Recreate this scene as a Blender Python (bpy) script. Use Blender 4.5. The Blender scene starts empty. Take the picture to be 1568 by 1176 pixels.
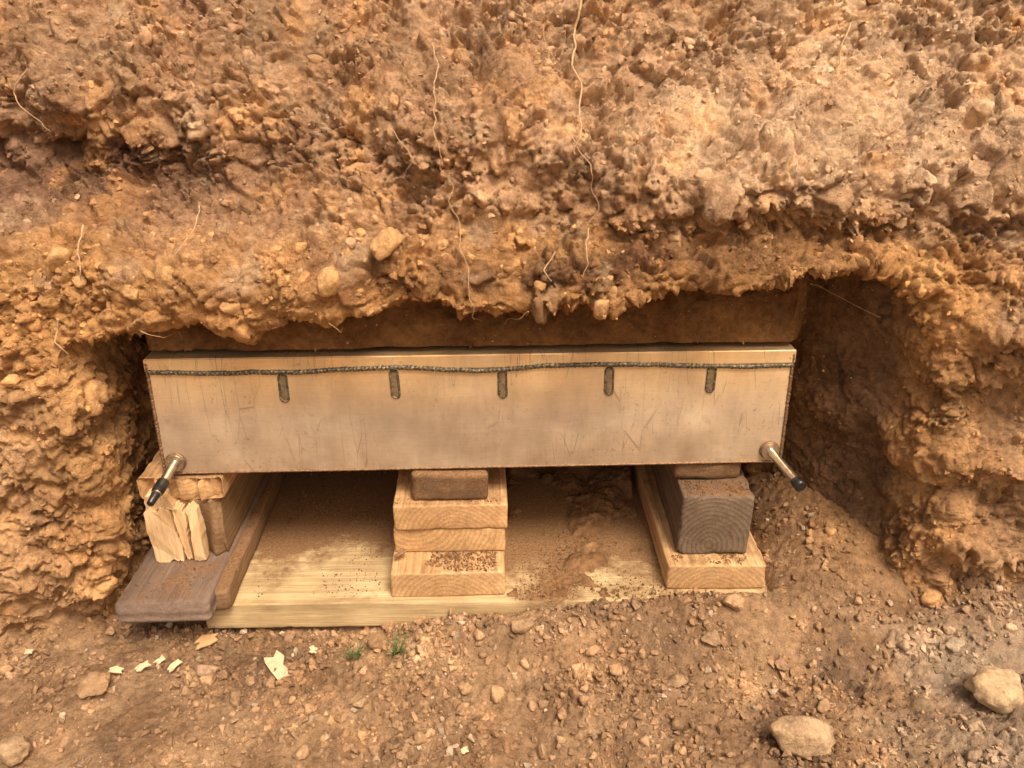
import bpy, bmesh, math, random
import numpy as np
from mathutils import Vector, Matrix
random.seed(7); rng=np.random.default_rng(7)
scene=bpy.context.scene

# ------------------------------------------------------------ noise helpers
def _h(ix,iy,iz,seed):
    with np.errstate(over='ignore'):
        h=(ix.astype(np.uint32)*np.uint32(374761393)+iy.astype(np.uint32)*np.uint32(668265263)
           +iz.astype(np.uint32)*np.uint32(2147483647)+np.uint32(seed*974711+12345))
        h^=h>>np.uint32(13); h*=np.uint32(1274126177); h^=h>>np.uint32(16)
        h*=np.uint32(2246822519); h^=h>>np.uint32(13)
    return h
def _hf(ix,iy,iz,seed): return (_h(ix,iy,iz,seed)&np.uint32(0xffffff)).astype(np.float32)/16777216.0
def vnoise(P,seed=0):
    P=np.asarray(P,dtype=np.float32)+1000.0
    i=np.floor(P).astype(np.int64); f=P-i; u=f*f*(3-2*f)
    r=0
    for dx in (0,1):
        wx=u[:,0] if dx else 1-u[:,0]
        for dy in (0,1):
            wy=u[:,1] if dy else 1-u[:,1]
            for dz in (0,1):
                wz=u[:,2] if dz else 1-u[:,2]
                r=r+wx*wy*wz*_hf(i[:,0]+dx,i[:,1]+dy,i[:,2]+dz,seed)
    return r*2-1
def fbm(P,octv=4,seed=0,gain=.5):
    a=1;r=0;P=np.asarray(P,dtype=np.float32)
    for o in range(octv):
        r=r+a*vnoise(P*(2.03**o)+o*17.3,seed+o); a*=gain
    return r
def worley(P,seed=0):
    """F1, F2, cell id and a random facet slope inside the cell"""
    P=np.asarray(P,dtype=np.float32)+1000.0
    i=np.floor(P).astype(np.int64)
    f1=np.full(len(P),9.,dtype=np.float32); f2=f1.copy(); idv=np.zeros(len(P),dtype=np.float32); sl=idv.copy()
    for dx in (-1,0,1):
        for dy in (-1,0,1):
            for dz in (-1,0,1):
                cx,cy,cz=i[:,0]+dx,i[:,1]+dy,i[:,2]+dz
                h1=_hf(cx,cy,cz,seed);h2=_hf(cx,cy,cz,seed+91);h3=_hf(cx,cy,cz,seed+187)
                ax,ay,az=cx+h1-P[:,0],cy+h2-P[:,1],cz+h3-P[:,2]
                d=np.sqrt(ax**2+ay**2+az**2).astype(np.float32)
                m=d<f1
                f2=np.where(m,f1,np.minimum(f2,d)); idv=np.where(m,h1,idv)
                sl=np.where(m,(ax*(h2-.5)+ay*(h3-.5)+az*(h1-.5))*2.4,sl); f1=np.where(m,d,f1)
    return f1,f2,idv,sl
def S(v,a,b):
    t=np.clip((v-a)/(b-a),0,1); return t*t*(3-2*t)
def mix(a,b,t): return a+(b-a)*t
def G2(x,z,cx,cz,rx,rz): return np.exp(-((x-cx)/rx)**2-((z-cz)/rz)**2)

# ------------------------------------------------------------ mesh helpers
def mesh_np(name,V,F,cols=None,smooth=True):
    V=np.asarray(V,dtype=np.float32);F=np.asarray(F,dtype=np.int32)
    k=F.shape[1]; me=bpy.data.meshes.new(name)
    me.vertices.add(len(V)); me.vertices.foreach_set('co',V.ravel())
    me.loops.add(F.size); me.loops.foreach_set('vertex_index',F.ravel())
    me.polygons.add(len(F)); me.polygons.foreach_set('loop_start',np.arange(0,F.size,k,dtype=np.int32))
    me.polygons.foreach_set('loop_total',np.full(len(F),k,dtype=np.int32))
    me.update(calc_edges=True)
    me.polygons.foreach_set('use_smooth',np.full(len(F),smooth,dtype=bool))
    if cols is not None:
        at=me.color_attributes.new('soil','FLOAT_COLOR','POINT')
        c=np.ones((len(V),4),dtype=np.float32); c[:,:3]=np.clip(cols,0.01,1); at.data.foreach_set('color',c.ravel())
    me.update(); return me
def add_obj(name,me,mat=None,parent=None):
    ob=bpy.data.objects.new(name,me); scene.collection.objects.link(ob)
    if mat: me.materials.append(mat)
    if parent: ob.parent=parent
    return ob
def normals(me):
    n=np.zeros(len(me.vertices)*3,dtype=np.float32); me.vertex_normals.foreach_get('vector',n); return n.reshape(-1,3)
def grid_faces(nu,nv,flip=False):
    i=np.arange(nu*nv).reshape(nu,nv)
    a=i[:-1,:-1].ravel();b=i[1:,:-1].ravel();c=i[1:,1:].ravel();d=i[:-1,1:].ravel()
    return np.stack([a,d,c,b] if flip else [a,b,c,d],1)

# ------------------------------------------------------------ materials
def newmat(name):
    m=bpy.data.materials.new(name); m.use_nodes=True; nt=m.node_tree
    return m,nt,nt.nodes['Principled BSDF']
def N(nt,t,**k):
    n=nt.nodes.new(t)
    for a,b in k.items(): setattr(n,a,b)
    return n
def ramp(nt,fac,stops):
    r=N(nt,'ShaderNodeValToRGB'); e=r.color_ramp.elements
    e[0].position,e[0].color=stops[0][0],(*stops[0][1],1); e[1].position,e[1].color=stops[-1][0],(*stops[-1][1],1)
    for p,c in stops[1:-1]:
        x=e.new(p); x.color=(*c,1)
    nt.links.new(fac,r.inputs[0]); return r
def noise(nt,vec,scale,detail=4,rough=.6):
    n=N(nt,'ShaderNodeTexNoise'); n.inputs['Scale'].default_value=scale; n.inputs['Detail'].default_value=detail
    n.inputs['Roughness'].default_value=rough; nt.links.new(vec,n.inputs['Vector']); return n
def mixc(nt,fac,a,b,mode='MIX'):
    m=N(nt,'ShaderNodeMix',data_type='RGBA',blend_type=mode)
    for s,v in ((0,fac),(6,a),(7,b)):
        if hasattr(v,'links'): nt.links.new(v,m.inputs[s])
        else: m.inputs[s].default_value=v if s==0 else (*v,1)
    return m.outputs[2]
def math_(nt,op,a,b=None,clamp=False):
    m=N(nt,'ShaderNodeMath',operation=op,use_clamp=clamp)
    for s,v in ((0,a),(1,b)):
        if v is None: continue
        if hasattr(v,'links'): nt.links.new(v,m.inputs[s])
        else: m.inputs[s].default_value=v
    return m.outputs[0]

def soil_mat(name,bumpd=.0016,speck=True):
    m,nt,b=newmat(name); L=nt.links
    at=N(nt,'ShaderNodeAttribute',attribute_name='soil'); tc=N(nt,'ShaderNodeTexCoord'); o=tc.outputs['Object']
    n1=noise(nt,o,110,6,.75); r1=ramp(nt,n1.outputs[0],[(.3,(.60,.56,.52)),(.5,(1,1,1)),(.72,(1.40,1.40,1.38))])
    c=mixc(nt,1.0,at.outputs['Color'],r1.outputs[0],'MULTIPLY')
    n3=noise(nt,o,14,5,.6); r3=ramp(nt,n3.outputs[0],[(.3,(.84,.77,.71)),(.7,(1.14,1.15,1.16))])
    c=mixc(nt,1.0,c,r3.outputs[0],'MULTIPLY')
    if speck:
        v=N(nt,'ShaderNodeTexVoronoi'); v.inputs['Scale'].default_value=210; L.new(o,v.inputs['Vector'])
        s=ramp(nt,v.outputs['Distance'],[(.13,(1,1,1)),(.2,(0,0,0))])
        sp=N(nt,'ShaderNodeSeparateColor'); L.new(v.outputs['Color'],sp.inputs[0])
        pick=math_(nt,'GREATER_THAN',sp.outputs[0],.9); f=math_(nt,'MULTIPLY',s.outputs[0],pick); f=math_(nt,'MULTIPLY',f,.6)
        c=mixc(nt,f,c,(.62,.45,.29))
    L.new(c,b.inputs['Base Color']); b.inputs['Roughness'].default_value=.95; b.inputs['Specular IOR Level'].default_value=.12
    n2=noise(nt,o,420,4,.8); n4=noise(nt,o,150,5,.7)
    h=math_(nt,'ADD',n4.outputs[0],math_(nt,'MULTIPLY',n2.outputs[0],.5))
    bp=N(nt,'ShaderNodeBump'); bp.inputs['Strength'].default_value=1.0; bp.inputs['Distance'].default_value=bumpd*3.6
    L.new(h,bp.inputs['Height']); L.new(bp.outputs[0],b.inputs['Normal'])
    return m
M_soil=soil_mat('soil_bank'); M_ground=soil_mat('soil_ground'); M_clod=soil_mat('soil_clod',.001,False)

def wood_mat(name,light,dark,axis='Y',center=(0,0,-.06),scale=60,dirt=.35,dirtcol=(.25,.145,.075),extra=None,contrast=1.0,rough=.85):
    m,nt,b=newmat(name); L=nt.links
    tc=N(nt,'ShaderNodeTexCoord'); o=tc.outputs['Object']
    mp=N(nt,'ShaderNodeMapping'); mp.inputs['Location'].default_value=[-c for c in center]; L.new(o,mp.inputs[0])
    sc={'Y':(1,.15,1),'X':(.15,1,1)}[axis]
    ms=N(nt,'ShaderNodeMapping'); ms.inputs['Scale'].default_value=sc; L.new(mp.outputs[0],ms.inputs[0])
    wn=noise(nt,ms.outputs[0],10,2,.5); vm=N(nt,'ShaderNodeVectorMath',operation='MULTIPLY_ADD'); L.new(wn.outputs['Color'],vm.inputs[0])
    vm.inputs[1].default_value=(.024,.024,.024); L.new(mp.outputs[0],vm.inputs[2])
    w=N(nt,'ShaderNodeTexWave',wave_type='RINGS',rings_direction=axis,wave_profile='SAW')
    w.inputs['Scale'].default_value=scale; w.inputs['Distortion'].default_value=.8; w.inputs['Detail'].default_value=3
    w.inputs['Detail Scale'].default_value=.6; L.new(vm.outputs[0],w.inputs[0])
    st=N(nt,'ShaderNodeMapping'); st.inputs['Scale'].default_value={'Y':(1,.04,1),'X':(.04,1,1)}[axis]; L.new(o,st.inputs[0])
    fb=noise(nt,st.outputs[0],420,4,.7); fb2=noise(nt,st.outputs[0],90,4,.7)
    wf=math_(nt,'MULTIPLY',math_(nt,'POWER',w.outputs['Fac'],2.2),.70*contrast)
    nv=noise(nt,o,30,4,.6); wf=math_(nt,'MULTIPLY',wf,math_(nt,'ADD',nv.outputs[0],.45))
    c=mixc(nt,wf,light,dark)
    for q,lo,hi in ((fb,.76,1.10),(fb2,.78,1.12)):
        rf=ramp(nt,q.outputs[0],[(.3,(lo,lo*.97,lo*.94)),(.65,(hi,hi,hi*.99))]); c=mixc(nt,1.0,c,rf.outputs[0],'MULTIPLY')
    n=noise(nt,o,16,5,.6); rr=ramp(nt,n.outputs[0],[(.3,(.74,.69,.64)),(.7,(1.12,1.1,1.08))]); c=mixc(nt,1.0,c,rr.outputs[0],'MULTIPLY')
    g=N(nt,'ShaderNodeNewGeometry'); sx=N(nt,'ShaderNodeSeparateXYZ'); L.new(g.outputs['Normal'],sx.inputs[0])
    up=math_(nt,'MULTIPLY',math_(nt,'MAXIMUM',sx.outputs[2],0.0),.20)
    nd=noise(nt,o,26,8,.72)
    k=math_(nt,'ADD',math_(nt,'ADD',nd.outputs[0],up),dirt-.5)
    if extra: k=math_(nt,'ADD',k,extra(nt,o))
    kk=ramp(nt,k,[(.46,(0,0,0)),(.68,(1,1,1))])
    nd2=noise(nt,o,300,3,.7); dc=ramp(nt,nd2.outputs[0],[(.3,tuple(v*.6 for v in dirtcol)),(.7,tuple(v*1.4 for v in dirtcol))])
    c=mixc(nt,kk.outputs[0],c,dc.outputs[0])
    L.new(c,b.inputs['Base Color']); b.inputs['Roughness'].default_value=rough; b.inputs['Specular IOR Level'].default_value=.2
    h=math_(nt,'ADD',math_(nt,'MULTIPLY',fb.outputs[0],.7),math_(nt,'MULTIPLY',w.outputs['Fac'],.12*contrast))
    h=math_(nt,'ADD',h,math_(nt,'MULTIPLY',fb2.outputs[0],.35))
    h=math_(nt,'ADD',h,math_(nt,'MULTIPLY',math_(nt,'MULTIPLY',kk.outputs[0],nd2.outputs[0]),2.5))
    bp=N(nt,'ShaderNodeBump'); bp.inputs['Strength'].default_value=.8; bp.inputs['Distance'].default_value=.0010
    L.new(h,bp.inputs['Height']); L.new(bp.outputs[0],b.inputs['Normal'])
    return m

def plain(name,col,rough=.6,metal=0.,nscale=60,var=.3,bump=.0006):
    m,nt,b=newmat(name); tc=N(nt,'ShaderNodeTexCoord')
    n=noise(nt,tc.outputs['Object'],nscale,5,.65)
    r=ramp(nt,n.outputs[0],[(.3,tuple(v*(1-var) for v in col)),(.7,tuple(min(1,v*(1+var)) for v in col))])
    nt.links.new(r.outputs[0],b.inputs['Base Color']); b.inputs['Roughness'].default_value=rough; b.inputs['Metallic'].default_value=metal
    bp=N(nt,'ShaderNodeBump'); bp.inputs['Distance'].default_value=bump; nt.links.new(n.outputs[0],bp.inputs['Height']); nt.links.new(bp.outputs[0],b.inputs['Normal'])
    return m

# ------------------------------------------------------------ earth bank shape
XS=np.array([-.9,-.5,-.46,-.40,-.1,.1,.22,.32,.38,.43,.47,.52,.9]); CZ=np.array([.36,.362,.374,.394,.408,.416,.430,.450,.456,.440,.412,.38,.36])
def ceil_z(x): return np.interp(x,XS,CZ)
def Fbank(x,z):
    n=fbm(np.stack([x/.22,z*0+3.1,z/.16],1),3,5)*.018
    face=np.interp(z,[-.1,0,.2,.36,.41,.46,.52,.60,.72,1.1],[.775,.775,.775,.785,.790,.805,.840,.90,.985,1.20])
    face=face+.066*G2(x,z,-.56,.545,.26,.052)
    face=face-.028*G2(x,z,-.25,.455,.32,.035)
    face=face-.046*G2(x,z,.36,.56,.24,.042)
    face=face-.030*G2(x,z,-.05,.60,.16,.045)
    face=face+.034*G2(x,z,.26,.49,.18,.025)
    face=face-.07*S(x,.40,.75)*S(z,.2,.5)
    face=face-.03*S(-x,.5,.7)*S(z,.5,.1)
    face=face-.022*S(-x,.45,.55)*G2(x,z,-.6,.10,.3,.06)
    lz=z+.12*(x-.55)+.012*fbm(np.stack([x/.06,x*0,z/.06],1),2,25)
    led=S(x,.47,.54)
    face=face-led*.030*(np.exp(-((lz-.235)/.014)**2)+.8*np.exp(-((lz-.12)/.020)**2)+.8*np.exp(-((lz-.40)/.02)**2))
    face=face+led*.022*(np.exp(-((lz-.195)/.016)**2)+np.exp(-((lz-.31)/.03)**2))
    face=face+n
    inner=np.full_like(x,1.22)
    pack=np.interp(z,[.30,.343,.348,.40,.50],[1.22,1.22,.848,.862,.90])+.038*(x+.044)
    overbox=S(x,-.445,-.425)*(1-S(x,.335,.43))
    inner=mix(inner,pack,overbox)
    inner=np.where(x>.36,np.minimum(inner,1.00),inner)
    wob=.014*fbm(np.stack([x*0+1.7,z/.09,z*0+x*0],1),2,9)
    xl=np.interp(z,[0,.36],[-.505,-.468])+wob
    ml=S(x,xl-.012,xl+.018)
    xo=np.interp(z,[0,.2,.36,.48],[.53,.515,.50,.47])+wob
    mr=1-np.clip((x-(xo-.145))/.145,0,1)**.85
    cz=ceil_z(x)+.009*fbm(np.stack([x/.05,x*0,x*0+2.2],1),3,14)
    mc=1-S(z,cz-.010,cz+.012)
    m=ml*mr*mc
    return mix(face,np.maximum(inner,face),m)

def bank_solid():
    xs=np.arange(-.96,.961,.006); zs=np.arange(-.08,1.051,.006); nx,nz=len(xs),len(zs)
    X,Z=np.meshgrid(xs,zs,indexing='ij'); x=X.ravel();z=Z.ravel()
    y=Fbank(x,z)
    Vf=np.stack([x,y,z],1); Vb=np.stack([x,np.full_like(x,1.5),z],1)
    Ff=grid_faces(nx,nz); Fb=grid_faces(nx,nz,True)+nx*nz
    i=np.arange(nx*nz).reshape(nx,nz); o=nx*nz
    per=np.concatenate([i[:,0],i[-1,1:],i[-2::-1,-1],i[0,-2:0:-1]])
    nxt=np.roll(per,-1); Fs=np.stack([nxt,per,per+o,nxt+o],1)
    return np.concatenate([Vf,Vb]),np.concatenate([Ff,Fb,Fs])
V,Fc=bank_solid()
me=mesh_np('tmp',V,Fc); tmp=add_obj('tmp',me)
md=tmp.modifiers.new('r','REMESH'); md.mode='VOXEL'; md.voxel_size=.0024; md.use_smooth_shade=True
dg=bpy.context.evaluated_depsgraph_get(); ev=tmp.evaluated_get(dg); rm=bpy.data.meshes.new_from_object(ev)
nv=len(rm.vertices); co=np.zeros(nv*3,dtype=np.float32); rm.vertices.foreach_get('co',co); co=co.reshape(-1,3)
nrm=normals(rm)
lv=np.zeros(len(rm.loops),dtype=np.int32); rm.loops.foreach_get('vertex_index',lv)
Fq=lv.reshape(-1,4)
bpy.data.objects.remove(tmp); bpy.data.meshes.remove(rm)
keep=(co[Fq].mean(1)[:,1]<1.28); Fq=Fq[keep]
used=np.zeros(nv,bool); used[Fq.ravel()]=True; remap=np.cumsum(used)-1; Fq=remap[Fq]; co=co[used]; nrm=nrm[used]
print('bank verts',len(co))

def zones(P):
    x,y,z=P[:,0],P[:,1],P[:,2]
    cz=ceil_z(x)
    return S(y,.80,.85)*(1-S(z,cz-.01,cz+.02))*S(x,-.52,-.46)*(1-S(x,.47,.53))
def chunks(Q,s,seed):
    f1,f2,i,sl=worley(Q/s,seed); e=S(f2-f1,0,.14)
    return (.75*(i-.5)+sl)*(.30+.70*e)+.45*e-.25*f1,i
def disp(P,amp):
    w=np.stack([fbm(P/.02,3,31),fbm(P/.02+9,3,32),fbm(P/.02+19,3,33)],1)
    Q=P+w*.0045
    d=.014*fbm(P/.10,3,40)+amp*.006*fbm(P/.035,2,45)
    a,i1=chunks(Q,.032,50); b,i2=chunks(Q,.0155,60); c,i3=chunks(Q,.0080,70)
    k=.25+.75*S(fbm(P/.05,3,95),-.4,.3)
    d=d+amp*(.0095*a+.0078*b*k+.0044*c*k)
    pits=S(fbm(P/.016,3,80),.45,.90)*k; d=d-amp*.010*pits
    d=d+amp*.0020*fbm(P/.005,2,90,.6)
    return d,(i1*.3+i2*.4+i3*.3)
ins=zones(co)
patch=S(fbm(co/.10,2,111),.10,.5)
scr=S(co[:,0],.48,.58)*(.25+.75*patch)
amp=(1-.60*ins)*(1-.6*scr)*(1-.35*patch)*(1.0+.20*S(co[:,2],.42,.6))
D,idn=disp(co,amp)
near=ins*S(co[:,2],.325,.335)*(1-S(co[:,2],.36,.39))
D=D*(1-.8*near)-.001*near
co2=co+nrm*D[:,None]
def bank_cols(P,inside):
    x,y,z=P[:,0],P[:,1],P[:,2]
    n=fbm(P/.12,4,200); n2=fbm(P/.035,3,210); n3=fbm(P/.3,2,220)
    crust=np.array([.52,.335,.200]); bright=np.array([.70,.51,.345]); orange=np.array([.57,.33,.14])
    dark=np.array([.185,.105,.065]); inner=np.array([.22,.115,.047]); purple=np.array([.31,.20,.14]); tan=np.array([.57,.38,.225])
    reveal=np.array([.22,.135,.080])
    c=np.tile(crust,(len(P),1))
    def bl(c,t,k): k=np.clip(k,0,1)[:,None]; return c+(t-c)*k
    c=bl(c,bright,S(x+.25*n,-.05,.35)*S(z+.06*n2,.47,.58)*.95)
    c=bl(c,tan,S(x+.1*n,.42,.6)*.6)
    c=bl(c,orange,(1-S(z+.02*n,.46,.53))*(1-S(x,.45,.6))*.85)
    c=bl(c,tan,S(-x,.45,.6)*(1-S(z,.3,.4))*.8)
    c=bl(c,dark,1.1*G2(x,z+.02*n,-.54,.55,.28,.047))  # brown soil of the left hollow, deepened with its shadow painted in
    c=bl(c,dark,.85*np.exp(-((x-.06)/.34)**2-((z-.462-.018*n-.08*(x-.03))/.024)**2))  # shadow band below the ledge, painted into the soil colour
    c=bl(c,purple,.5*S(n3,.1,.6)*S(z,.42,.5)*(1-S(x,.2,.5)))
    c=bl(c,reveal,inside*S(x,.3,.38))  # right recess wall: shade painted in by darkening the soil colour
    c=bl(c,inner,inside*(1-S(x,.33,.45)))  # fine niche soil, darkened so its colour carries the cavity's shade
    c=bl(c,orange,.40*S(n2,.2,.8)*(1-inside))
    c=bl(c,bright,.55*S(-n2,.3,.8)*S(z,.3,.5)*(1-inside))
    return c*(1+.20*n2+.14*n)[:,None]
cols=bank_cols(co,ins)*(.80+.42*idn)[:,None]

parts=[(co2,Fq,cols)]
def coarse(xs,zs):
    X,Z=np.meshgrid(xs,zs,indexing='ij'); x=X.ravel();z=Z.ravel(); xe=np.clip(x,-.95,.95)
    y=Fbank(xe,z)+.04*fbm(np.stack([x/.4,z*0,z/.3],1),3,77)*S(np.abs(x),.95,1.3)
    P=np.stack([x,y+.003,z],1); dd,_=disp(P,np.full(len(P),1.)); P[:,1]-=dd*.9
    return P,grid_faces(len(xs),len(zs)),bank_cols(P,P[:,0]*0)
parts.append(coarse(-(.93+np.linspace(0,1,160)**1.6*8)[::-1],np.arange(-.08,1.06,.012)))
parts.append(coarse((.93+np.linspace(0,1,160)**1.6*8),np.arange(-.08,1.06,.012)))
xs=np.sinh(np.linspace(-5.5,5.5,141))*.7; ss=np.linspace(0,1,70)**3*80
X,Sg=np.meshgrid(xs,ss,indexing='ij'); x=X.ravel(); s=Sg.ravel()
P=np.stack([x,Fbank(np.clip(x,-.95,.95),np.full_like(x,1.045))+s+.01,1.046+.02*fbm(np.stack([x/.5,s/.5,s*0],1),3,66)*S(s,.02,.3)],1)
parts.append((P,grid_faces(len(xs),len(ss)),bank_cols(P,P[:,0]*0)))
off=0;VV=[];FF=[];CC=[]
for v,f,c in parts: VV.append(v);FF.append(f+off);CC.append(c);off+=len(v)
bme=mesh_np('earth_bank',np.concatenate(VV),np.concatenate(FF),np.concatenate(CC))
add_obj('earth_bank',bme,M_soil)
def face_y(x,z,r=.006):
    m=(np.abs(co2[:,0]-x)<r)&(np.abs(co2[:,2]-z)<r)
    return float(co2[m,1].min()) if m.any() else .8

# ------------------------------------------------------------ ground
def Gh(x,y):
    g=.014*fbm(np.stack([x/.25,y/.2,x*0],1),3,300)
    g=g*(1-S(y,.74,.79)*S(x,-.5,-.45)*(1-S(x,.30,.36)))
    g=g-.012*(1-S(x,-.45,-.1))*S(y,.66,.74)
    g=g+.052*S(x,-.22,.30)*S(y,.675,.745)*(1-S(y,.765,.785)*(1-S(x,.28,.36)))
    g=g+.085*S(x,.30,.50)*S(y,.76,.98)
    g=g+.03*S(x,.30,.42)*S(y,.74,.80)
    g=g+.10*S(-x,.475,.62)*S(y,.74,.88)
    g=g+.05*S(x,.45,.8)*S(y,.66,.85)
    return g
def axis(lo,hi,st,far):
    mid=np.arange(lo,hi,st); k=st*1.25**np.arange(1,60); k=np.cumsum(k); k=k[k<far]
    return np.concatenate([(lo-k)[::-1],mid,hi-st+k])
gx=axis(-.86,.86,.0025,90); gy=axis(.42,1.24,.0025,90)
X,Y=np.meshgrid(gx,gy,indexing='ij'); x=X.ravel();y=Y.ravel()
P=np.stack([x,y,Gh(x,y)],1)
board_zone=S(y,.772,.785)*S(x,-.47,-.43)*(1-S(x,.28,.33))
smooth=S(fbm(np.stack([x/.16,y/.12,x*0],1),2,310),.1,.6)
amp=(1-.8*board_zone)*(1-.6*smooth)
w=np.stack([fbm(P/.02,2,331),fbm(P/.02+9,2,332),x*0],1)*.005; Q=P+w
d=.007*fbm(P/.07,3,340)
a,i1=chunks(Q,.028,350); b,i2=chunks(Q,.013,360); c,i3=chunks(Q,.0068,370)
loose=S(fbm(P/.06,2,380),-.3,.3)
d+=amp*(.0060*a*loose+.0060*b*(.3+.7*loose)+.0036*c)+.0014*fbm(P/.006,2,390)-.005
d=d*(1-board_zone*.8)
P[:,2]+=d
P[:,2]=np.where(board_zone>.5,np.minimum(P[:,2],.012),P[:,2])
Gz=P[:,2].reshape(X.shape)
def ground_cols(P):
    x,y=P[:,0],P[:,1]; n=fbm(P/.1,4,400);n2=fbm(P/.03,3,410)
    c=np.tile(np.array([.34,.228,.140]),(len(P),1))
    def bl(c,t,k): k=np.clip(k,0,1)[:,None]; return c+(np.array(t)-c)*k
    c=bl(c,[.46,.31,.185],S(n,.0,.6)*.8); c=bl(c,[.24,.165,.11],S(-n,.1,.6)*.7)
    c=bl(c,[.42,.255,.13],S(x,.3,.42)*S(y,.72,.85)*.8); c=bl(c,[.42,.265,.14],S(-x,.45,.55)*S(y,.7,.8)*.7)
    c=bl(c,[.38,.32,.255],S(x+.1*n,.42,.55)*(1-S(y,.70,.78))*.6)
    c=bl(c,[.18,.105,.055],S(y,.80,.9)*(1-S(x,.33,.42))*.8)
    return c*(1+.18*n2)[:,None]
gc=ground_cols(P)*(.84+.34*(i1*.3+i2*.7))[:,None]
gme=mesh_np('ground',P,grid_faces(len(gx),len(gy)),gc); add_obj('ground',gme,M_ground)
gP=P
def ground_z(x,y):
    return float(Gz[np.abs(gx-x).argmin(),np.abs(gy-y).argmin()])

# ------------------------------------------------------------ clods, pebbles (merged masses)
def hull(npts,seed,sub=0,noise_amp=.0):
    r=np.random.default_rng(seed); p=r.normal(size=(npts,3)); p/=np.linalg.norm(p,axis=1)[:,None]; p*=r.uniform(.72,1.1,(npts,1)); p*=np.array([1,.85,.72])
    bm=bmesh.new(); [bm.verts.new(q) for q in p]; res=bmesh.ops.convex_hull(bm,input=bm.verts[:])
    loose=[v for v in bm.verts if not v.link_faces]; bmesh.ops.delete(bm,geom=loose,context='VERTS')
    bmesh.ops.triangulate(bm,faces=bm.faces[:])
    if sub:
        bmesh.ops.subdivide_edges(bm,edges=bm.edges[:],cuts=sub,use_grid_fill=True)
        bmesh.ops.triangulate(bm,faces=bm.faces[:])
        for _ in range(2): bmesh.ops.smooth_vert(bm,verts=bm.verts[:],factor=.5,use_axis_x=True,use_axis_y=True,use_axis_z=True)
    bm.verts.index_update()
    v=np.array([q.co[:] for q in bm.verts]); f=np.array([[q.index for q in t.verts] for t in bm.faces]); bm.free()
    if noise_amp:
        v=v*(1+noise_amp*fbm(v*1.6+seed,4,seed+500,.6)+noise_amp*.5*fbm(v*6+seed,2,seed+501))[:,None]
    return v,f
def rotm(n):
    q=rng.normal(size=(n,4)); q/=np.linalg.norm(q,axis=1)[:,None]; a,b,c,d=q.T
    return np.stack([np.stack([1-2*(c*c+d*d),2*(b*c-a*d),2*(b*d+a*c)],1),np.stack([2*(b*c+a*d),1-2*(b*b+d*d),2*(c*d-a*b)],1),np.stack([2*(b*d-a*c),2*(c*d+a*b),1-2*(b*b+c*c)],1)],1)
T_small=[hull(13,i) for i in range(10)]; T_big=[hull(16,i+20,3,.16) for i in range(8)]
def scatter(name,pos,size,col,templates,mat,smooth=False):
    VV=[];FF=[];CC=[];off=0
    t=rng.integers(0,len(templates),len(pos)); R=rotm(len(pos))
    for k,(v,f) in enumerate(templates):
        i=np.where(t==k)[0]
        if not len(i): continue
        w=np.einsum('nij,vj->nvi',R[i],v)*size[i][:,None,None]+pos[i][:,None,:]
        VV.append(w.reshape(-1,3)); FF.append((f[None]+(np.arange(len(i))*len(v))[:,None,None]).reshape(-1,3)+off); off+=w.shape[0]*w.shape[1]
        CC.append(np.repeat(col[i],len(v),axis=0))
    return add_obj(name,mesh_np(name,np.concatenate(VV),np.concatenate(FF),np.concatenate(CC),smooth),mat)
def powsize(n,lo,hi,p=2.2):
    u=rng.random(n); return lo*((hi/lo)**(u**p))
cand=np.where((co2[:,1]<1.02)&(np.abs(co2[:,0])<.85)&(co2[:,2]>.02)&(co2[:,2]<.95))[0]
dens=.15+.85*S(fbm(co2[cand]/.06,2,700),-.2,.5); dens*=(1-.5*ins[cand])*(1-.7*scr[cand])
i=rng.choice(cand,14000,replace=False,p=dens/dens.sum()); sz=powsize(len(i),.0012,.0060,2.6)
cc=cols[i]*(rng.uniform(.9,1.30,(len(i),1))); st=rng.random(len(i))<.04; cc[st]=np.array([.66,.48,.31])*rng.uniform(.8,1.2,(st.sum(),1))
scatter('soil_clods',co2[i]-nrm[i]*(sz*.2)[:,None],sz,cc,T_small,M_clod)
big=np.where((co2[:,1]<1.0)&(np.abs(co2[:,0])<.8)&(co2[:,2]>.30)&(ins<.2)&(scr<.3))[0]
i=rng.choice(big,750,replace=False); sz=powsize(750,.004,.014,2.0)
scatter('soil_lumps',co2[i]-nrm[i]*(sz*.35)[:,None],sz,cols[i]*rng.uniform(.95,1.2,(750,1)),T_big,M_clod,True)
orangez=np.where((co2[:,1]<.86)&(np.abs(co2[:,0])<.8)&(co2[:,2]>.40)&(co2[:,2]<.50)&(co2[:,0]<.12))[0]
i=rng.choice(orangez,130,replace=False); sz=powsize(130,.005,.014,1.6); scatter('embedded_stones',co2[i]-nrm[i]*(sz*.35)[:,None],sz,np.array([.66,.42,.20])*rng.uniform(.7,1.15,(130,1)),T_big,M_clod,True)
EP=[(-.132,.487,.024),(-.19,.455,.022),(-.30,.425,.015),(-.49,.47,.018),(-.405,.44,.014),(.095,.425,.014),(-.47,.445,.012)]
pos=np.array([[a,face_y(a,b,.01)+r*.4,b] for a,b,r in EP]); scatter('embedded_rocks',pos,np.array([r for *_,r in EP]),np.tile(np.array([.66,.42,.21]),(len(EP),1))*rng.uniform(.85,1.1,(len(EP),1)),T_big,M_clod,True)
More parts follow.
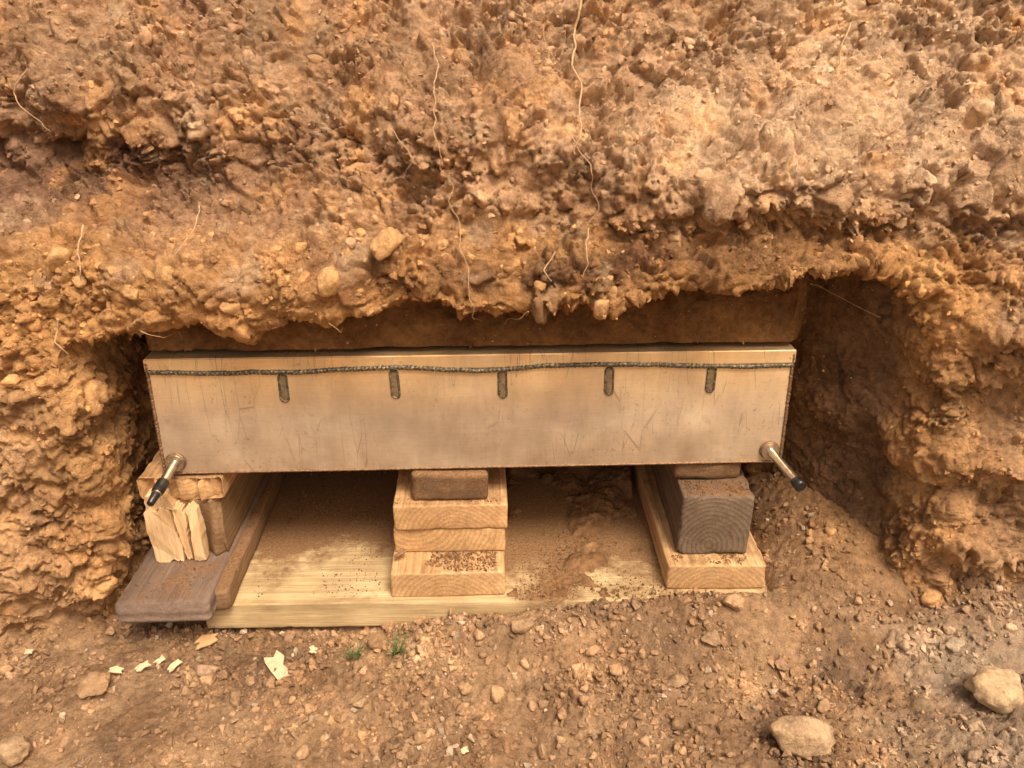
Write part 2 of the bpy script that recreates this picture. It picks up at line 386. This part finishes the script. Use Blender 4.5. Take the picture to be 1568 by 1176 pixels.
# on the ground
cand=np.where((np.abs(gP[:,0])<.85)&(gP[:,1]>.45)&(gP[:,1]<.98))[0]
dens=.15+.85*S(fbm(gP[cand]/.06,2,710),-.3,.4); dens*=np.where((gP[cand,1]>.775)&(gP[cand,0]<.33),.12,1)*(1+1.2*np.exp(-((gP[cand,1]-.73)/.05)**2)); dens*=(1-.5*smooth[cand])
i=rng.choice(cand,28000,replace=False,p=dens/dens.sum()); sz=powsize(len(i),.0009,.0075,2.6)
cc=gc[i]*rng.uniform(.85,1.5,(len(i),1)); st=rng.random(len(i))<.06; cc[st]=np.array([.54,.44,.33])*rng.uniform(.65,1.4,(st.sum(),1))
scatter('ground_gravel',gP[i]+np.array([0,0,1])*(sz*.25)[:,None],sz,cc,T_small,M_clod)
i=rng.choice(cand,650,replace=False,p=dens/dens.sum()); sz=powsize(650,.004,.0125,1.8)
scatter('ground_clods',gP[i]+np.array([0,0,1])*(sz*.3)[:,None],sz,gc[i]*rng.uniform(1.05,1.5,(650,1)),T_big,M_clod,True)

def stone(x,y,r,col,seed,name='stone'):
    v,f=hull(18,seed,5,.13); v=v*r+np.array([x,y,ground_z(x,y)+r*.38])
    return add_obj(name,mesh_np(name,v,f,np.tile(np.array(col),(len(v),1)),True),M_clod)
for k,(x,y,r,c) in enumerate([(.31,.590,.036,(.58,.43,.28)),(.548,.645,.037,(.66,.52,.34)),(-.53,.578,.023,(.45,.33,.21)),(-.357,.68,.016,(.52,.38,.27)),
    (.268,.735,.016,(.60,.42,.26)),(.013,.735,.017,(.42,.29,.18)),(.32,.69,.012,(.42,.29,.19)),(-.165,.735,.018,(.42,.29,.17)),(.19,.67,.014,(.40,.28,.17)),
    (-.48,.66,.021,(.44,.30,.18)),(.50,.60,.013,(.5,.39,.27)),(.24,.71,.015,(.40,.28,.18)),(.53,.71,.014,(.5,.4,.3)),(-.17,.63,.010,(.5,.36,.23))]):
    stone(x,y,r,c,40+k)

# ------------------------------------------------------------ timber
def box_obj(name,x0,x1,y0,y1,z0,z1,mat,bev=.002,yaw=0,warp=.0006,seed=0,chew=0,worn=.0015):
    cx,cy,cz=(x0+x1)/2,(y0+y1)/2,(z0+z1)/2
    bm=bmesh.new(); bmesh.ops.create_cube(bm,size=1)
    for v in bm.verts: v.co=Vector((v.co.x*(x1-x0),v.co.y*(y1-y0),v.co.z*(z1-z0)))
    bmesh.ops.bevel(bm,geom=bm.edges[:],offset=bev,segments=3,profile=.6,affect='EDGES')
    st=.0045 if chew else .008
    for ax,(a,b) in enumerate(((x0,x1),(y0,y1),(z0,z1))):
        n=max(1,int((b-a)/st))
        for k in range(1,n):
            if ax==1 and (b-a)*k/n>.12 and k%4: continue
            p=Vector((0,0,0)); p[ax]=-(b-a)/2+(b-a)*k/n; no=Vector((0,0,0)); no[ax]=1
            bmesh.ops.bisect_plane(bm,geom=bm.verts[:]+bm.edges[:]+bm.faces[:],plane_co=p,plane_no=no)
    me=bpy.data.meshes.new(name)
    v=np.array([q.co[:] for q in bm.verts]); dn=np.stack([fbm(v/.05+seed,2,800+seed),fbm(v/.05+5+seed,2,810+seed),fbm(v/.05+11+seed,2,820+seed)],1)*warp
    hx,hy,hz=(x1-x0)/2,(y1-y0)/2,(z1-z0)/2
    ex=S(np.abs(v[:,0]),hx-.006,hx);ey=S(np.abs(v[:,1]),hy-.006,hy);ez=S(np.abs(v[:,2]),hz-.006,hz)
    e=np.maximum(np.maximum(ex*ey,ey*ez),ex*ez)*S(fbm(v/.012+seed,3,830+seed),.1,.9)
    dn-=np.sign(v)*(e*worn)[:,None]*np.stack([ex,ey,ez],1)
    if chew:
        fr=S(-v[:,1],hy-.012,hy); dn[:,1]+=fr*chew*(fbm(np.stack([v[:,0]/.006,v[:,0]*0,v[:,2]/.05],1),3,840+seed)*.5+.5)
    for q,dd in zip(bm.verts,dn): q.co+=Vector(dd)
    for f in bm.faces: f.smooth=True
    bm.to_mesh(me); bm.free()
    ob=add_obj(name,me,mat); ob.location=(cx,cy,cz); ob.rotation_euler[2]=math.radians(yaw); return ob

def board_dirt(nt,o):
    s=N(nt,'ShaderNodeSeparateXYZ'); nt.links.new(o,s.inputs[0])
    back=N(nt,'ShaderNodeMapRange'); nt.links.new(s.outputs[1],back.inputs[0])
    for k,v in zip((1,2,3,4),(-.15,.01,-.11,.36)): back.inputs[k].default_value=v
    big=noise(nt,o,7,3,.6); bb=math_(nt,'MULTIPLY',math_(nt,'SUBTRACT',big.outputs[0],.5),.7)
    dx=math_(nt,'SUBTRACT',s.outputs[0],.115); cur=math_(nt,'MULTIPLY',math_(nt,'ADD',s.outputs[1],.10),.55); dx=math_(nt,'SUBTRACT',dx,cur)
    q=math_(nt,'POWER',2.718,math_(nt,'MULTIPLY',math_(nt,'MULTIPLY',dx,dx),-600.))
    return math_(nt,'ADD',math_(nt,'ADD',back.outputs[0],bb),math_(nt,'MULTIPLY',q,.27))
W_base=wood_mat('wood_treated',(.64,.52,.32),(.40,.31,.17),'X',(0,.10,-.14),22,.36,(.26,.155,.08),board_dirt,contrast=.7)
W_fresh=wood_mat('wood_fresh',(.70,.49,.28),(.44,.26,.12),'Y',(.012,0,-.035),52,.29)
W_fresh2=wood_mat('wood_fresh_b',(.72,.50,.28),(.48,.28,.12),'Y',(-.03,0,.05),50,.26)
W_fresh3=wood_mat('wood_fresh_c',(.68,.46,.26),(.44,.25,.11),'Y',(.02,0,-.03),56,.32)
W_grey=wood_mat('wood_weathered',(.23,.185,.145),(.095,.070,.055),'Y',(.010,0,-.018),50,.38,(.22,.125,.07),contrast=1.1)
W_dark=wood_mat('wood_old_board',(.225,.175,.15),(.145,.10,.088),'Y',(.03,0,.12),30,.27,contrast=.7)
W_brown=wood_mat('wood_dirty',(.20,.13,.08),(.12,.075,.045),'Y',(.0,0,.05),45,.50,contrast=.5)
W_side=wood_mat('wood_tan_dirty',(.32,.22,.13),(.20,.13,.075),'Y',(.02,0,-.09),45,.40)

box_obj('timber_base_board',-.392,.345,.768,1.16,.000,.040,W_base,.003,1.0,seed=1)
box_obj('timber_block',-.158,-.014,.776,1.10,.0405,.0775,W_fresh,.003,2.0,seed=2)
box_obj('timber_block',-.1555,-.012,.818,1.12,.078,.1145,W_fresh2,.003,1.2,seed=3)
box_obj('timber_block',-.1560,-.0115,.815,1.13,.115,.152,W_fresh3,.003,2.2,seed=4)
box_obj('timber_block',-.128,-.032,.824,1.05,.1525,.1925,W_brown,.006,1.5,seed=5,warp=.002,worn=.004)
box_obj('timber_block',.196,.322,.790,1.13,.0405,.078,W_fresh,.003,.5,seed=6)
box_obj('timber_post_block',.214,.304,.812,1.12,.0785,.1675,W_grey,.004,-.5,seed=7,warp=.001,worn=.006)
box_obj('timber_shim',.206,.292,.848,1.06,.168,.1925,W_brown,.007,1.5,seed=8,warp=.004,worn=.006)
box_obj('timber_plank',-.478,-.366,.722,1.06,.044,.076,W_dark,.008,1.5,seed=9,warp=.001,worn=.003)
box_obj('timber_rail',-.384,-.356,.748,1.12,.0405,.072,W_side,.005,3,seed=10,warp=.001,worn=.003)
pb=box_obj('timber_post_block',-.462,-.374,.808,1.12,.0765,.162,W_side,.004,2.5,seed=11,chew=.014)
box_obj('timber_shim',-.466,-.362,.803,1.06,.1625,.1925,W_fresh3,.004,2,seed=12,warp=.002,chew=.022)
def sliver(pts,y,th,mat,parent,name,seed):
    r=random.Random(seed); P=[]
    for a,b in zip(pts,pts[1:]+pts[:1]):
        for k in range(5):
            t=k/5; P.append((a[0]+(b[0]-a[0])*t+r.uniform(-.0008,.0008),a[1]+(b[1]-a[1])*t+r.uniform(-.0016,.0016)))
    bm=bmesh.new(); a=[bm.verts.new((px,y,pz)) for px,pz in P]; f=bm.faces.new(a)
    q=bmesh.ops.extrude_face_region(bm,geom=[f])
    for v in [g for g in q['geom'] if isinstance(g,bmesh.types.BMVert)]: v.co.y-=th*(1+.25*math.sin(v.co.z*60+seed))+r.uniform(0,.0004)
    bmesh.ops.recalc_face_normals(bm,faces=bm.faces[:])
    me=bpy.data.meshes.new(name); bm.to_mesh(me); bm.free(); ob=add_obj(name,me,mat); ob.parent=parent; return ob
def split_mat():
    m,nt,b=newmat('wood_split'); tc=N(nt,'ShaderNodeTexCoord'); st=N(nt,'ShaderNodeMapping'); st.inputs['Scale'].default_value=(1,1,.07); nt.links.new(tc.outputs['Object'],st.inputs[0])
    n=noise(nt,st.outputs[0],300,4,.7); r=ramp(nt,n.outputs[0],[(.25,(.58,.38,.19)),(.5,(.78,.56,.32)),(.7,(.86,.67,.42))]); nt.links.new(r.outputs[0],b.inputs['Base Color']); b.inputs['Roughness'].default_value=.8
    bp=N(nt,'ShaderNodeBump'); bp.inputs['Distance'].default_value=.001; nt.links.new(n.outputs[0],bp.inputs['Height']); nt.links.new(bp.outputs[0],b.inputs['Normal']); return m
W_split=split_mat()
for k,(pts,th) in enumerate([
  ([(-.043,-.042),(-.0445,.0),(-.042,.034),(-.034,.041),(-.026,.034),(-.020,.043),(-.013,.036),(-.0095,.005),(-.007,-.020),(-.009,-.043),(-.020,-.040),(-.030,-.044)],.013),
  ([(-.0055,-.030),(-.0065,.0),(-.0095,.036),(-.004,.044),(.0025,.036),(.006,.018),(.0035,-.004),(.002,-.040),(-.005,-.043)],.011),
  ([(.006,-.043),(.0085,-.012),(.010,.015),(.007,.036),(.014,.041),(.020,.034),(.0225,.0),(.020,-.041)],.013),
  ([(-.040,.034),(-.036,.060),(-.022,.064),(-.010,.058),(-.004,.037),(-.020,.040)],.017)]):
    sliver(pts,-.152,th,W_split,pb,'split_strip_%d'%(k+1),k)

# ------------------------------------------------------------ steel box
def steel(name):
    m,nt,b=newmat(name); L=nt.links; tc=N(nt,'ShaderNodeTexCoord'); o=tc.outputs['Object']
    n=noise(nt,o,4.2,6,.62); r=ramp(nt,n.outputs[0],[(.32,(.46,.38,.30)),(.47,(.66,.555,.43)),(.62,(.86,.72,.54))])
    c=r.outputs[0]
    s=N(nt,'ShaderNodeSeparateXYZ'); L.new(o,s.inputs[0]); mr=N(nt,'ShaderNodeMapRange'); L.new(s.outputs[2],mr.inputs[0]); mr.inputs[1].default_value=.070; mr.inputs[2].default_value=.135
    nh=noise(nt,o,11,3,.6); ht=math_(nt,'MULTIPLY',math_(nt,'MULTIPLY',mr.outputs[0],nh.outputs[0]),1.5,True); c=mixc(nt,ht,c,(.98,.70,.37))
    st=N(nt,'ShaderNodeMapping'); st.inputs['Scale'].default_value=(.05,1,1); L.new(o,st.inputs[0])
    nb=noise(nt,st.outputs[0],600,3,.6); rb=ramp(nt,nb.outputs[0],[(.3,(.95,.95,.95)),(.7,(1.03,1.03,1.03))])
    c=mixc(nt,1.0,c,rb.outputs[0],'MULTIPLY')
    nd=noise(nt,o,190,4,.8); rd=ramp(nt,nd.outputs[0],[(.58,(0,0,0)),(.70,(.85,.85,.85))]); nd2=noise(nt,o,9,3,.6); rd2=ramp(nt,nd2.outputs[0],[(.42,(.1,.1,.1)),(.62,(1,1,1))])
    sp=math_(nt,'MULTIPLY',rd.outputs[0],rd2.outputs[0]); c=mixc(nt,sp,c,(.32,.20,.11))
    vs=N(nt,'ShaderNodeMapping'); vs.inputs['Scale'].default_value=(1,1,.3); L.new(o,vs.inputs[0]); nvv=noise(nt,vs.outputs[0],30,6,.7)
    rv=ramp(nt,nvv.outputs[0],[(.34,(.86,.85,.84)),(.6,(1.04,1.04,1.04))]); c=mixc(nt,1.0,c,rv.outputs[0],'MULTIPLY')
    for rot,scl in ((.5,7),(-.9,5)):
        mp=N(nt,'ShaderNodeMapping'); mp.inputs['Rotation'].default_value=(0,rot,0); mp.inputs['Scale'].default_value=(9,1,1.1); L.new(o,mp.inputs[0])
        v=N(nt,'ShaderNodeTexVoronoi',feature='DISTANCE_TO_EDGE'); v.inputs['Scale'].default_value=scl; L.new(mp.outputs[0],v.inputs['Vector'])
        sc=ramp(nt,v.outputs['Distance'],[(.004,(1,1,1)),(.014,(0,0,0))]); n5=noise(nt,o,12+scl,2,.5); m5=ramp(nt,n5.outputs[0],[(.52,(0,0,0)),(.62,(.6,.6,.6))])
        c=mixc(nt,math_(nt,'MULTIPLY',sc.outputs[0],m5.outputs[0]),c,(.32,.24,.17))
    mb=N(nt,'ShaderNodeMapRange'); L.new(s.outputs[2],mb.inputs[0]); mb.inputs[1].default_value=.05; mb.inputs[2].default_value=.0
    ns=noise(nt,o,22,5,.65); rs=ramp(nt,ns.outputs[0],[(.40,(0,0,0)),(.70,(.6,.6,.6))]); c=mixc(nt,math_(nt,'MULTIPLY',rs.outputs[0],mb.outputs[0]),c,(.38,.24,.13))
    L.new(c,b.inputs['Base Color']); b.inputs['Metallic'].default_value=.62
    rr=N(nt,'ShaderNodeMapRange'); L.new(nd2.outputs[0],rr.inputs[0]); rr.inputs[3].default_value=.26; rr.inputs[4].default_value=.52; L.new(rr.outputs[0],b.inputs['Roughness'])
    nw=noise(nt,o,6,2,.5); bp=N(nt,'ShaderNodeBump'); bp.inputs['Distance'].default_value=.03; bp.inputs['Strength'].default_value=.7; L.new(nw.outputs[0],bp.inputs['Height']); L.new(bp.outputs[0],b.inputs['Normal'])
    return m
M_steel=steel('stainless_steel')
def weldmat():
    m,nt,b=newmat('weld_scale'); tc=N(nt,'ShaderNodeTexCoord'); n=noise(nt,tc.outputs['Object'],330,4,.6)
    r=ramp(nt,n.outputs[0],[(.36,(.040,.042,.035)),(.52,(.12,.105,.075)),(.64,(.36,.28,.17))]); nt.links.new(r.outputs[0],b.inputs['Base Color']); b.inputs['Metallic'].default_value=.4; b.inputs['Roughness'].default_value=.45; return m
M_weld=weldmat(); M_slot=plain('slot_fill',(.26,.20,.12),.5,.5,200,.4)
M_edge=plain('weld_edge',(.27,.17,.10),.5,.6,300,.5,.001); M_pipe=plain('pipe_steel',(.62,.55,.46),.25,.9,80,.3); M_black=plain('pipe_cap_black',(.018,.018,.02),.3,0,80,.3)
tank=bpy.data.objects.new('steel_tank',None); scene.collection.objects.link(tank)
HW=.3855; Hh=.150; TL=.012; DP=.29
tank.location=(-.044,.834,.1945); tank.rotation_euler[2]=math.radians(2.2)
def prism(name,x0,x1,zb,zt,off,mat,bev,dp):
    yb=TL*zb/Hh-off; yt=TL*zt/Hh-off
    vs=[(x0,yb,zb),(x1,yb,zb),(x1,dp,zb),(x0,dp,zb),(x0,yt,zt),(x1,yt,zt),(x1,dp,zt),(x0,dp,zt)]
    fs=[(0,1,5,4),(1,2,6,5),(2,3,7,6),(3,0,4,7),(3,2,1,0),(4,5,6,7)]
    bm=bmesh.new(); v=[bm.verts.new(q) for q in vs]; [bm.faces.new([v[i] for i in f]) for f in fs]
    bmesh.ops.recalc_face_normals(bm,faces=bm.faces[:]); bmesh.ops.bevel(bm,geom=bm.edges[:],offset=bev,segments=3,affect='EDGES')
    me=bpy.data.meshes.new(name); bm.to_mesh(me); bm.free(); return add_obj(name,me,mat,tank)
prism('tank_body',-HW,HW,0,Hh-.004,0,M_steel,.003,DP)
prism('lid_rim',-HW-.0015,HW+.0015,Hh-.017,Hh,.0016,M_steel,.0012,DP+.002)
def fy(z): return TL*z/Hh
def tube(name,pts,rad,mat,parent=None,radii=None,cyc=False,seg=2):
    cu=bpy.data.curves.new(name,'CURVE'); cu.dimensions='3D'; cu.bevel_depth=rad; cu.bevel_resolution=seg; cu.use_fill_caps=True
    sp=cu.splines.new('POLY'); sp.points.add(len(pts)-1)
    for i,p in enumerate(pts): sp.points[i].co=(*p,1); sp.points[i].radius=1 if radii is None else radii[i]
    sp.use_cyclic_u=cyc
    ob=bpy.data.objects.new(name,cu); scene.collection.objects.link(ob); cu.materials.append(mat)
    dgx=bpy.context.evaluated_depsgraph_get(); me=bpy.data.meshes.new_from_object(ob.evaluated_get(dgx))
    bpy.data.objects.remove(ob); o2=bpy.data.objects.new(name,me); scene.collection.objects.link(o2)
    if parent: o2.parent=parent
    for p in me.polygons: p.use_smooth=True
    return o2
n=620; xs=np.linspace(-HW+.002,HW-.002,n); wv=fbm(np.stack([xs/.10,xs*0,xs*0],1),4,900)*.0032
zz=Hh-.0175+wv
tube('weld_seam',[(xs[i],fy(zz[i])-.0017,zz[i]) for i in range(n)],.0027,M_weld,tank,[.8+.35*abs(math.sin(i*.8))+.25*random.random() for i in range(n)])
ed=[.003+(Hh-.008)*i/159 for i in range(160)]
for s,nm in ((-1,'corner_weld_l'),(1,'corner_weld_r')):
    tube(nm,[(s*(HW-.0012)+random.uniform(-.0003,.0003),fy(z)-.0002,z) for z in ed],.0022,M_edge,tank,[.75+.4*random.random() for _ in ed])
tube('bottom_weld',[(x,-.0002,.0018+random.uniform(-.0002,.0002)) for x in np.linspace(-HW+.003,HW-.003,400)],.0017,M_edge,tank,[.7+.35*random.random() for _ in range(400)])
def stadium(w,h,n=10):
    p=[]
    for k in range(n+1): a=math.pi*k/n; p.append((w*math.cos(a),h-w+w*math.sin(a)))
    for k in range(n+1): a=math.pi+math.pi*k/n; p.append((w*math.cos(a),-h+w+w*math.sin(a)))
    return p
for k,sx in enumerate((-.228,-.096,.033,.162,.286)):
    zc=Hh-.0365; pt=stadium(.0046,.0172); zo=random.uniform(-.002,.001); zc+=zo; tl=random.uniform(-.05,.05)
    tube('slot_weld_%d'%(k+1),[(sx+a+b*tl,fy(zc+b)-.0008,zc+b) for a,b in pt],.0015,M_weld,tank,[.7+.5*random.random() for _ in pt],True)
    bm=bmesh.new(); vs=[bm.verts.new((sx+a+b*tl,fy(zc+b)-.0010,zc+b)) for a,b in pt]; bm.faces.new(vs); me=bpy.data.meshes.new('slot'); bm.to_mesh(me); bm.free()
    add_obj('slot_%d'%(k+1),me,M_slot,tank)
for s,px,nm,dxx,dzz in ((-1,-HW+.017,'left',.004,-.010),(1,HW-.017,'right',.014,-.008)):
    pz=.018; y0=fy(pz); Ln=.078
    tube('outlet_flange_'+nm,[(px,y0+.002,pz),(px,y0-.006,pz)],.0108,M_pipe,tank,seg=8)
    tube('outlet_weld_'+nm,[(px+.0105*math.cos(a),y0-.0015,pz+.0105*math.sin(a)) for a in np.linspace(0,6.283,24)[:-1]],.0022,M_edge,tank,cyc=True)
    K=60; pts=[(px+s*dxx*t,y0-Ln*t,pz+dzz*t) for t in np.linspace(0,.80,K)]
    tube('outlet_pipe_'+nm,pts,.0052,M_pipe,tank,[1+.09*(i%2) for i in range(K)],seg=8)
    if s<0: ts=[.50,.52,.74,.78,1.0,1.01]; rr=[1.1,1.3,1.25,.9,.75,.5]
    else: ts=[.80,.82,.96,.97]; rr=[1.0,1.25,1.3,.9]
    tube('outlet_cap_'+nm,[(px+s*dxx*t,y0-Ln*t,pz+dzz*t) for t in ts],.0056,M_black,tank,rr,seg=8)

# ------------------------------------------------------------ roots
M_root=plain('root_fibre',(.52,.36,.21),.8,0,200,.35)
def root(pts,r,seed):
    n=len(pts); dense=[]
    for i in range(n-1):
        for t in np.linspace(0,1,14,endpoint=False): dense.append((pts[i][0]+(pts[i+1][0]-pts[i][0])*t,pts[i][1]+(pts[i+1][1]-pts[i][1])*t))
    dense.append(pts[-1]); A=np.array(dense); w=fbm(np.stack([A[:,1]/.02,A[:,1]*0+seed,A[:,0]*0],1),3,950+seed)*.005
    ys=np.array([face_y(a,b,.008) for a,b in A]); ys=np.convolve(np.pad(ys,3,mode='edge'),np.ones(7)/7,'valid')
    return [(A[i,0]+w[i],ys[i]-.0025+.002*w[i],A[i,1]) for i in range(len(A))]
roots=[([(.075,.73),(.072,.68),(.070,.62),(.068,.575)],.0015),([(-.085,.68),(-.08,.64),(-.084,.60),(-.072,.56),(-.060,.50),(-.05,.46),(-.045,.42),(-.04,.385)],.0007),
 ([(-.53,.655),(-.545,.63),(-.535,.605),(-.525,.59)],.0010),([(-.465,.50),(-.455,.475),(-.462,.45)],.0010),([(-.345,.52),(-.345,.50),(-.36,.475)],.0009),
 ([(.38,.70),(.37,.67),(.362,.645)],.0014),([(.085,.50),(.08,.47),(.074,.455)],.0008),([(-.49,.41),(-.495,.385),(-.485,.37)],.0012),([(.055,.60),(.08,.565),(.09,.53),(.085,.50)],.0006),
 ([(.045,.48),(.038,.462),(.046,.45)],.0010),([(-.40,.40),(-.385,.385),(-.38,.37)],.0006),([(.36,.42),(.385,.405),(.42,.395)],.0006),([(.0,.71),(.03,.70),(.05,.66)],.0006),
 ([(-.20,.41),(-.19,.395),(-.20,.375)],.0005),([(.02,.42),(.005,.40),(-.01,.38)],.0006),([(-.12,.60),(-.10,.57),(-.115,.55)],.0005)]
ro=bpy.data.objects.new('plant_roots',None); scene.collection.objects.link(ro)
for k,(p,r) in enumerate(roots):
    q=root(p,r,k); tube('root_%d'%(k+1),q,r,M_root,ro,[1-.6*i/len(q) for i in range(len(q))])

# ------------------------------------------------------------ wood chips
W_chip=plain('wood_chip_pale',(.72,.55,.36),.8,0,150,.2)
W_chip2=plain('wood_chip_orange',(.64,.38,.19),.8,0,150,.2)
def chip(x,y,l,w,ang,mat,seed):
    r=random.Random(seed+30); P=[]
    base=[(-.5,-.3),(-.25,-.5),(.1,-.42),(.5,-.5),(.42,-.05),(.55,.3),(.15,.38),(-.1,.52),(-.5,.35),(-.38,.05)]
    bm=bmesh.new(); vs=[bm.verts.new(((a+r.uniform(-.08,.08))*l,(b+r.uniform(-.14,.14))*w,0)) for a,b in base]; f=bm.faces.new(vs)
    q=bmesh.ops.extrude_face_region(bm,geom=[f])
    for v in [g for g in q['geom'] if isinstance(g,bmesh.types.BMVert)]: v.co.z+=.0012+r.uniform(0,.0012)
    bmesh.ops.recalc_face_normals(bm,faces=bm.faces[:]); me=bpy.data.meshes.new('wood_chip'); bm.to_mesh(me); bm.free()
    zc=np.mean([ground_z(x+a*l*.4,y+b*l*.4) for a in (-1,0,1) for b in (-1,0,1)])
    o=add_obj('wood_chip',me,mat); o.location=(x,y,zc+.0065); o.rotation_euler=(r.uniform(.1,.4),r.uniform(-.2,.2),math.radians(ang))
for k,a in enumerate([(-.278,.690,.044,.020,-50,W_chip),(-.383,.745,.026,.016,30,W_chip2),(-.425,.705,.011,.009,60,W_chip),(-.44,.692,.016,.009,40,W_chip),(-.465,.682,.016,.009,0,W_chip),
     (-.402,.692,.018,.010,60,W_chip),(-.245,.725,.010,.010,10,W_chip),(-.60,.73,.01,.007,10,W_chip),(-.05,.575,.008,.006,20,W_chip)]): chip(*a,k)

# ------------------------------------------------------------ grass
M_grass=plain('grass_blade',(.08,.14,.04),.6,0,80,.3)
def tuft(x,y,n,h,seed):
    r=random.Random(seed); V=[];F=[]
    z0=ground_z(x,y)
    for _ in range(n):
        a=r.uniform(0,6.28); ln=h*r.uniform(.5,1.1); w=.0013; bx,by=x+r.uniform(-.006,.006),y+r.uniform(-.006,.006); lean=r.uniform(.5,1.1)
        b=len(V)
        for j in range(6):
            t=j/5; rr=ln*lean*t*t; zz=ln*t*(1-.35*t*lean); ww=w*(1-t*.9); px,py=bx+math.cos(a)*rr,by+math.sin(a)*rr
            V+= [(px-math.sin(a)*ww,py+math.cos(a)*ww,z0+zz),(px+math.sin(a)*ww,py-math.cos(a)*ww,z0+zz)]
            if j: F.append((b+2*j-2,b+2*j-1,b+2*j+1,b+2*j))
    add_obj('grass_tuft',mesh_np('grass_tuft',V,F),M_grass)
tuft(-.190,.708,16,.028,1); tuft(-.140,.716,20,.032,2)

# ------------------------------------------------------------ soil on the timber
hx=np.arange(-.02,.19,.0022); hy=np.arange(.772,1.10,.0022); X,Y=np.meshgrid(hx,hy,indexing='ij'); x=X.ravel();y=Y.ravel(); z0=np.zeros_like(x)
cen=.085+(y-.86)*.50; q3=np.stack([x,y,z0],1)
hh=.020*np.exp(-((x-cen+.006*fbm(q3/.03,2,985))/.034)**2)*(.35+.65*S(y,.80,1.0))+.010*fbm(q3/.03,4,980)-.0085+.012*S(y,.93,1.05)
a,_=chunks(q3,.009,986); hh=hh+.0022*a
hh=hh*S(x,-.02,.0)+(-.01)*(1-S(x,-.02,.0)); hh=np.where((x>.185)|(x<-.015)|(y<.776),-.01,hh)
c=np.tile(np.array([.27,.16,.083]),(len(x),1))*(1+.25*fbm(q3/.012,3,987))[:,None]
add_obj('soil_spill',mesh_np('soil_spill',np.stack([x,y,.0405+np.clip(hh,-.012,.03)],1),grid_faces(len(hx),len(hy)),c),M_clod)
def crumbs(name,boxes):
    pos=[];sz=[]
    for (x0,x1,y0,y1,z,nn,hi) in boxes:
        px=rng.uniform(x0,x1,nn); py=rng.uniform(y0,y1,nn); s=powsize(nn,.0007,hi,2.6)
        k=fbm(np.stack([px/.03,py/.03,px*0+z*50],1),2,970)>-.1
        pos.append(np.stack([px,py,z+s*.3],1)[k]); sz.append(s[k])
    pos=np.concatenate(pos); sz=np.concatenate(sz)
    t=rng.random(1500); y=.775+t*.25; x=.085+ (y-.86)*.55+rng.normal(size=1500)*.028; s=powsize(1500,.0006,.0025,3)
    ok=(x>-.01)&(x<.18)
    pos=np.concatenate([pos,np.stack([x,y,.0405+s*.3],1)[ok]]); sz=np.concatenate([sz,s[ok]])
    c=np.array([.26,.155,.082])*rng.uniform(.75,1.35,(len(pos),1)); scatter(name,pos,sz,c,T_small,M_clod)
crumbs('soil_crumbs',[(-.33,-.17,.775,1.05,.0405,900,.002),(-.33,-.17,.93,1.1,.0405,1200,.003),(0,.19,.78,.92,.0405,500,.002),(-.152,-.02,.780,.818,.0778,1100,.0028),
  (-.15,-.016,.818,.83,.1522,120,.002),(.205,.31,.793,.815,.078,500,.0025),(.216,.30,.814,.848,.1675,500,.0025),(-.47,-.37,.73,.80,.0765,160,.002),(.0,.30,.770,.80,.0405,500,.004)])
v,f=hull(16,78,3,.14); v=v*.012+np.array([-.138,.80,.086]); add_obj('soil_lump',mesh_np('soil_lump',v,f,np.tile(np.array([.42,.27,.16]),(len(v),1))),M_clod)

# ------------------------------------------------------------ light, sky, camera
w=bpy.data.worlds.new('World'); scene.world=w; w.use_nodes=True; nt=w.node_tree
bg=nt.nodes['Background']; sky=nt.nodes.new('ShaderNodeTexSky'); sky.sky_type='NISHITA'; sky.sun_disc=False
el,az=math.radians(60),math.radians(150)
sky.sun_elevation=el; sky.sun_rotation=az; sky.dust_density=6; sky.air_density=1.2
mx=nt.nodes.new('ShaderNodeMix'); mx.data_type='RGBA'; mx.blend_type='MULTIPLY'; mx.inputs[0].default_value=1; mx.inputs[7].default_value=(1.25,.98,.71,1)
nt.links.new(sky.outputs[0],mx.inputs[6]); nt.links.new(mx.outputs[2],bg.inputs[0]); bg.inputs[1].default_value=.15
sd=bpy.data.lights.new('sun','SUN'); sd.energy=3.3; sd.angle=math.radians(22); sd.color=(1,.885,.73)
so=bpy.data.objects.new('sun',sd); scene.collection.objects.link(so)
dirv=Vector((math.sin(az)*math.cos(el),math.cos(az)*math.cos(el),math.sin(el)))
so.rotation_euler=dirv.to_track_quat('Z','Y').to_euler(); so.location=dirv*5
cd=bpy.data.cameras.new('camera'); cam=bpy.data.objects.new('camera',cd); scene.collection.objects.link(cam)
cam.location=(0,0,.70); cam.rotation_euler=(math.radians(65),0,0); cd.sensor_width=36; cd.lens=27.2; cd.clip_start=.02; cd.clip_end=500
scene.camera=cam
scene.view_settings.view_transform='Standard'; scene.view_settings.look='None'; scene.view_settings.exposure=0
